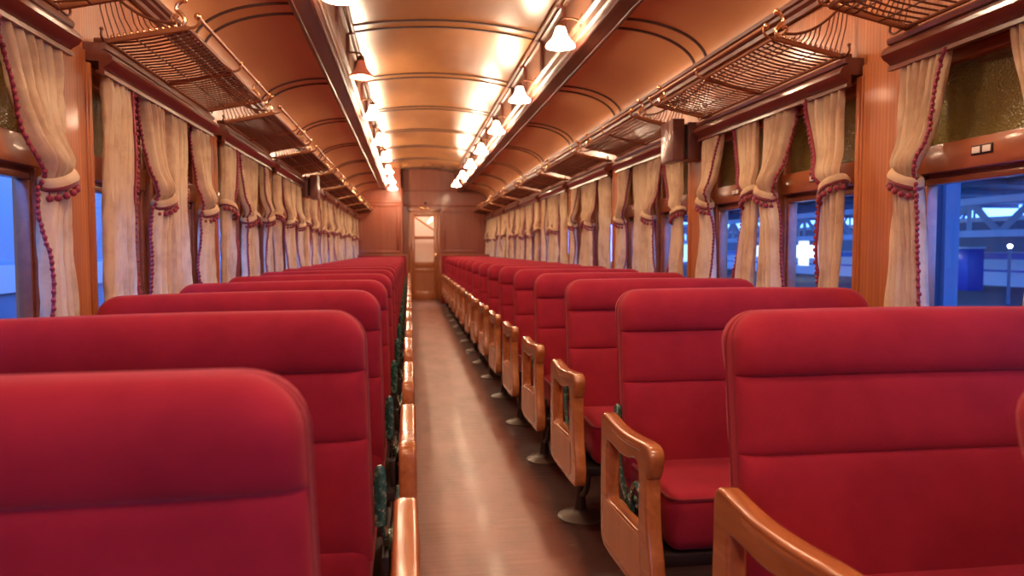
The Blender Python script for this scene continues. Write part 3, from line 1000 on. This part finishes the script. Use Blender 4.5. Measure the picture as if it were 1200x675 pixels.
m.box(DX0-.06, DX0, YE-.03, YE+.06, 0, 2.02, .006); m.box(DX1, DX1+.06, YE-.03, YE+.06, 0, 2.02, .006); m.box(DX0-.06, DX1+.06, YE-.03, YE+.06, 1.96, 2.03, .006)
struct(m.obj('trim_%d' % ny, M['wood_door'])); ny += 1
d = MB(); yd0, yd1 = YE, YE+.04
zs = [(0,.20),(.62,.70),(.74,.86),(1.36,1.43),(1.86,1.955)]
for z0, z1 in zs: d.box(DX0+.002, DX1-.002, yd0, yd1, z0+.004, z1, .004)
d.box(DX0+.002, DX0+.085, yd0-.001, yd1, .004, 1.955, .004); d.box(DX1-.085, DX1-.002, yd0-.001, yd1, .004, 1.955, .004)
d.box(DX0+.08, DX1-.08, yd0+.012, yd1-.01, .19, .63)
d.box(DX0+.08, DX1-.08, yd0+.015, yd1-.01, .69, .75)
door = struct(d.obj('door_1', M['wood_door']))
g = MB(); g.box(DX0+.08, DX1-.08, yd0+.018, yd0+.022, .86, 1.36); g.obj('glass_pane', M['glass'], door, smooth=0)
g = MB(); g.box(DX0+.08, DX1-.08, yd0+.018, yd0+.022, 1.43, 1.86); g.obj('glass_pane', M['glass'], door, smooth=0)
h = MB(); h.tube(curve_pts([(DX1-.05,yd0,1.0),(DX1-.05,yd0-.05,1.0),(DX1-.06,yd0-.055,1.0),(DX1-.12,yd0-.055,1.0)], 12), .01, 8); h.box(DX1-.07, DX1-.03, yd0-.006, yd0, .93, 1.06, .003)
h.obj('door_handle', M['brass_bright'], door)
# small fittings over the door
m = MB(); m.box(-.08, .16, YE-.045, YE-.02, 2.035, 2.06, .006); m.box(-.06, -.02, YE-.055, YE-.03, 2.04, 2.065, .004)
tag(m.obj('door_closer', M['brass_bright']), 'small brass door closer bar above the end door', 'door closer')
m = MB(); m.lathe([(.012,0),(.022,.01),(.024,.03),(.012,.045),(.006,.06)], (.06, YE-.035, 2.145), 14); m.box(.04, .08, YE-.03, YE, 2.14, 2.17, .004)
tag(m.obj('alarm_bell', M['lamp_plate']), 'small dark bell fitting on the ledge over the end door', 'bell')
# vestibule behind the door
cream = mat('vestibule_paint', (.75,.55,.42), .6)
m = MB()
m.box(-.7, .8, YE+1.4, YE+1.44, 0, 2.5); m.box(-.74, -.7, YE+.06, YE+1.44, 0, 2.5); m.box(.8, .84, YE+.06, YE+1.44, 0, 2.5); m.box(-.74, .84, YE+.06, YE+1.44, 2.4, 2.44)
struct(m.obj('wall_vestibule', cream, smooth=0))
m = MB(); m.tube([(-.25, YE+.9, 1.95), (.35, YE+1.15, 1.55)], .022, 8)  # bar added to stand in for the diagonal highlight behind the glass
tag(m.obj('highlight_bar', M['brass_bright']), 'slanting pale bar added as the highlight seen through the door glass', 'rail')
v = MB(); v.lathe([(.001,2.4),(.10,2.398),(.11,2.37),(.08,2.335),(.001,2.32)], (0, YE+.6, 0), 20)
tag(v.obj('ceiling_light', emi('vestibule_light', (1,.8,.62), 150)), 'round ceiling light in the vestibule behind the end door', 'lamp')

# ------------------------------------------------------------------ outside: dusk station
steel = mat('painted_steel', (.42,.45,.50), .5)
steel_d = mat('dark_steel', (.13,.17,.26), .5)
conc = mat('platform_concrete', (.30,.30,.32), .8)
whitep = mat('white_panel', (.8,.8,.8), .5)
bluep = mat('blue_kiosk_paint', (.03,.05,.42), .4)
m = MB(); m.box(-60, 60, -20, 70, -1.3, -1.15)
struct(m.obj('ground', conc, smooth=0))
m = MB(); m.box(2.2, 60, -5, 70, -1.15, -.05)
struct(m.obj('platform_slab', conc, smooth=0))
COLM = mat('column_paint', (.06,.10,.17), .5)
def column(x, y, h, lb):
    e = empty('steel_column', (x, y, -.05))
    m = MB(); m.box(-.06, .06, -.06, -.05, 0, h); m.box(-.06, .06, .05, .06, 0, h); m.box(-.012, .012, -.05, .05, 0, h); m.obj('shaft', COLM, e, smooth=0)
    m = MB(); m.box(-.16, .16, -.16, .16, 0, .04, .005); m.obj('base_plate', steel_d, e)
    tag(e, lb, 'column', 'platform canopy columns')
column(4.0, 5.32, 4.4, 'blue lit steel column close outside the first right-hand window')
column(4.0, 14.2, 4.4, 'steel canopy column outside, second one along the right-hand platform')
def truss(X, y0, y1, z0, z1, n, lb):
    m = MB()
    e = empty('roof_truss', (X, y0, 0))
    L = y1-y0
    m.box(-.09, .09, 0, L, z1-.16, z1); m.box(-.09, .09, 0, L, z0, z0+.16)
    m.obj('chord', steel, e, smooth=0)
    m = MB()
    for k in range(n):
        a = L*k/n; b = L*(k+1)/n; c = (a+b)/2
        m.tube([(0,a,z0+.1),(0,c,z1-.1)], .09, 4); m.tube([(0,c,z1-.1),(0,b,z0+.1)], .09, 4)
        m.tube([(0,c,z0+.1),(0,c,z1-.1)], .07, 4)
    m.obj('web', steel, e, smooth=0)
    m = MB()
    for k in range(0, n+1, 4): m.box(-.12, .12, L*k/n-.12, L*k/n+.12, -.05, z0)
    m.obj('post', steel, e, smooth=0)
    tag(e, lb, 'truss', 'station roof trusses')
truss(13.0, 2, 46, 1.42, 2.35, 24, 'nearer white lattice roof truss across the station')
truss(24.0, 6, 66, 1.55, 3.3, 20, 'farther white lattice roof truss behind the nearer one')
m = MB()
m.box(3.2, 34, -2, 66, 3.65, 3.8)
for k in range(14):
    y = 1 + 4.5*k
    m.box(3.2, 34, y-.06, y+.06, 3.45, 3.65)
for x in (5, 9, 17, 21): m.box(x-.05, x+.05, -2, 66, 3.5, 3.66)
struct(m.obj('station_roof', steel_d, smooth=0))
e = empty('platform_kiosk', (15.7, 18.9, -.05))
m = MB(); m.box(-.26, .26, -.26, .26, 0, 1.2, .02); m.obj('booth', bluep, e)
m = MB(); m.box(-.29, .29, -.29, .29, 1.2, 1.26, .02); m.obj('roof', whitep, e)
tag(e, 'blue kiosk with white roof edge on the far platform', 'kiosk')
def railcar(x, y, L, rz, lb, body, band, wband=None):
    e = empty('railcar', (x, y, -1.15), rz)
    m = MB(); m.box(-1.3, 1.3, 0, L, .5, 2.2, .03); m.obj('body', body, e)
    m = MB(); m.box(-1.315, 1.315, .02, L-.02, 1.96, 2.17); m.box(-1.315, 1.315, .02, L-.02, 1.55, 1.62); m.obj('stripe', band, e, smooth=0)
    m = MB(); m.box(-1.25, 1.25, 0, L, 2.2, 3.2); m.obj('window_band', wband or steel_d, e, smooth=0)
    m = MB(); m.box(-1.35, 1.35, -.05, L+.05, 3.2, 3.36, .04); m.obj('roof', whitep, e)
    for k in range(6):
        m = MB(); m.box(-1.32, 1.32, L*(k+.5)/6-.05, L*(k+.5)/6+.05, 2.2, 3.2); m.obj('window_post', body, e, smooth=0)
    for k in (.12, .88):
        m = MB()
        for sx in (-1, 1):
            for q in (-.9, .9):
                m.lathe([(.0001,-.05),(.42,-.05),(.42,.05),(.0001,.05)], (0,0,0), 20, cap=False)
                for i in range(len(m.v)-80, len(m.v)):
                    X, Y, Z = m.v[i]; m.v[i] = (sx*.8+Z, L*k+q+Y, .42+X)
        m.obj('bogie', steel_d, e)
    tag(e, lb, 'railcar')
railcar(20.0, 16, 30, 0, 'pale railcar standing across the station, seen through the right windows', whitep, bluep)
railcar(-4.6, -6, 24, 0, 'pale railcar on the next track outside the left windows', mat('railcar_blue_grey', (.16,.24,.36), .4), whitep, mat('railcar_skylit_glass', (.42,.52,.62), .3))  # pale window band colour stands in for sky light on its glass
GLOW = emi('station_lamp_glow', (.9,.95,1), 25)
# lit white board under the truss
m = MB(); m.box(15.0, 15.12, 24.5, 30.5, .8, 1.3); m.box(15.0, 15.1, 25, 25.1, -.05, .8); m.box(15.0, 15.1, 30, 30.1, -.05, .8)
for k in range(4): m.box(14.96, 15.0, 24.8+k*1.4, 25.5+k*1.4, .5, 1.5)
tag(m.obj('lit_display_board', emi('lit_board', (.75,.85,1.0), 1.6), smooth=0), 'bright white lit display board on the far platform', 'board')
for (x, y, z) in ((12.0, 15.6, 2.2), (11.6, 17.5, 1.75), (11.6, 13.0, 1.2), (15.2, 19.3, 1.0)):
    o = empty('station_lamp', (x, y, -.05)); z += .05
    b = MB(); b.ball((0,0,z), .04, 10, 8); b.obj('globe', GLOW, o)
    b = MB(); b.tube([(0,0,0),(0,0,z-.06)], .03, 8); b.lathe([(.09,0),(.09,.03),(.03,.08)], (0,0,0), 12); b.obj('pole', steel_d, o)
    tag(o, 'tiny white lamp glinting among the station trusses', 'lamp', 'station lamps beyond the right window')

# ------------------------------------------------------------------ world, camera, view
w = bpy.data.worlds.new('dusk'); sc.world = w; w.use_nodes = True
bg = w.node_tree.nodes['Background']
bg.inputs[0].default_value = (.105, .28, .95, 1); bg.inputs[1].default_value = 7

cam = bpy.data.cameras.new('camera'); co = bpy.data.objects.new('camera', cam); COL.objects.link(co)
F = 850.0
cam.sensor_width = 36; cam.lens = F/1200*36
cam.clip_start = .02; cam.clip_end = 300
yaw = math.atan(120/F); pit = math.atan(45.5/F)
co.location = (CAMX, 0, CAMZ)
co.rotation_euler = (PI/2 - pit, 0, -yaw)
cam.dof.use_dof = True; cam.dof.focus_distance = 2.5; cam.dof.aperture_fstop = 3.2
sc.camera = co

sc.view_settings.view_transform = 'Standard'; sc.view_settings.look = 'None'
sc.view_settings.exposure = 0.28; sc.view_settings.gamma = 1; sc.view_settings.use_curve_mapping = False
cy = sc.cycles
cy.max_bounces = 8; cy.diffuse_bounces = 4; cy.glossy_bounces = 4; cy.transmission_bounces = 4; cy.transparent_max_bounces = 12
cy.sample_clamp_indirect = 6.0; cy.use_denoising = True; cy.caustics_reflective = False; cy.caustics_refractive = False
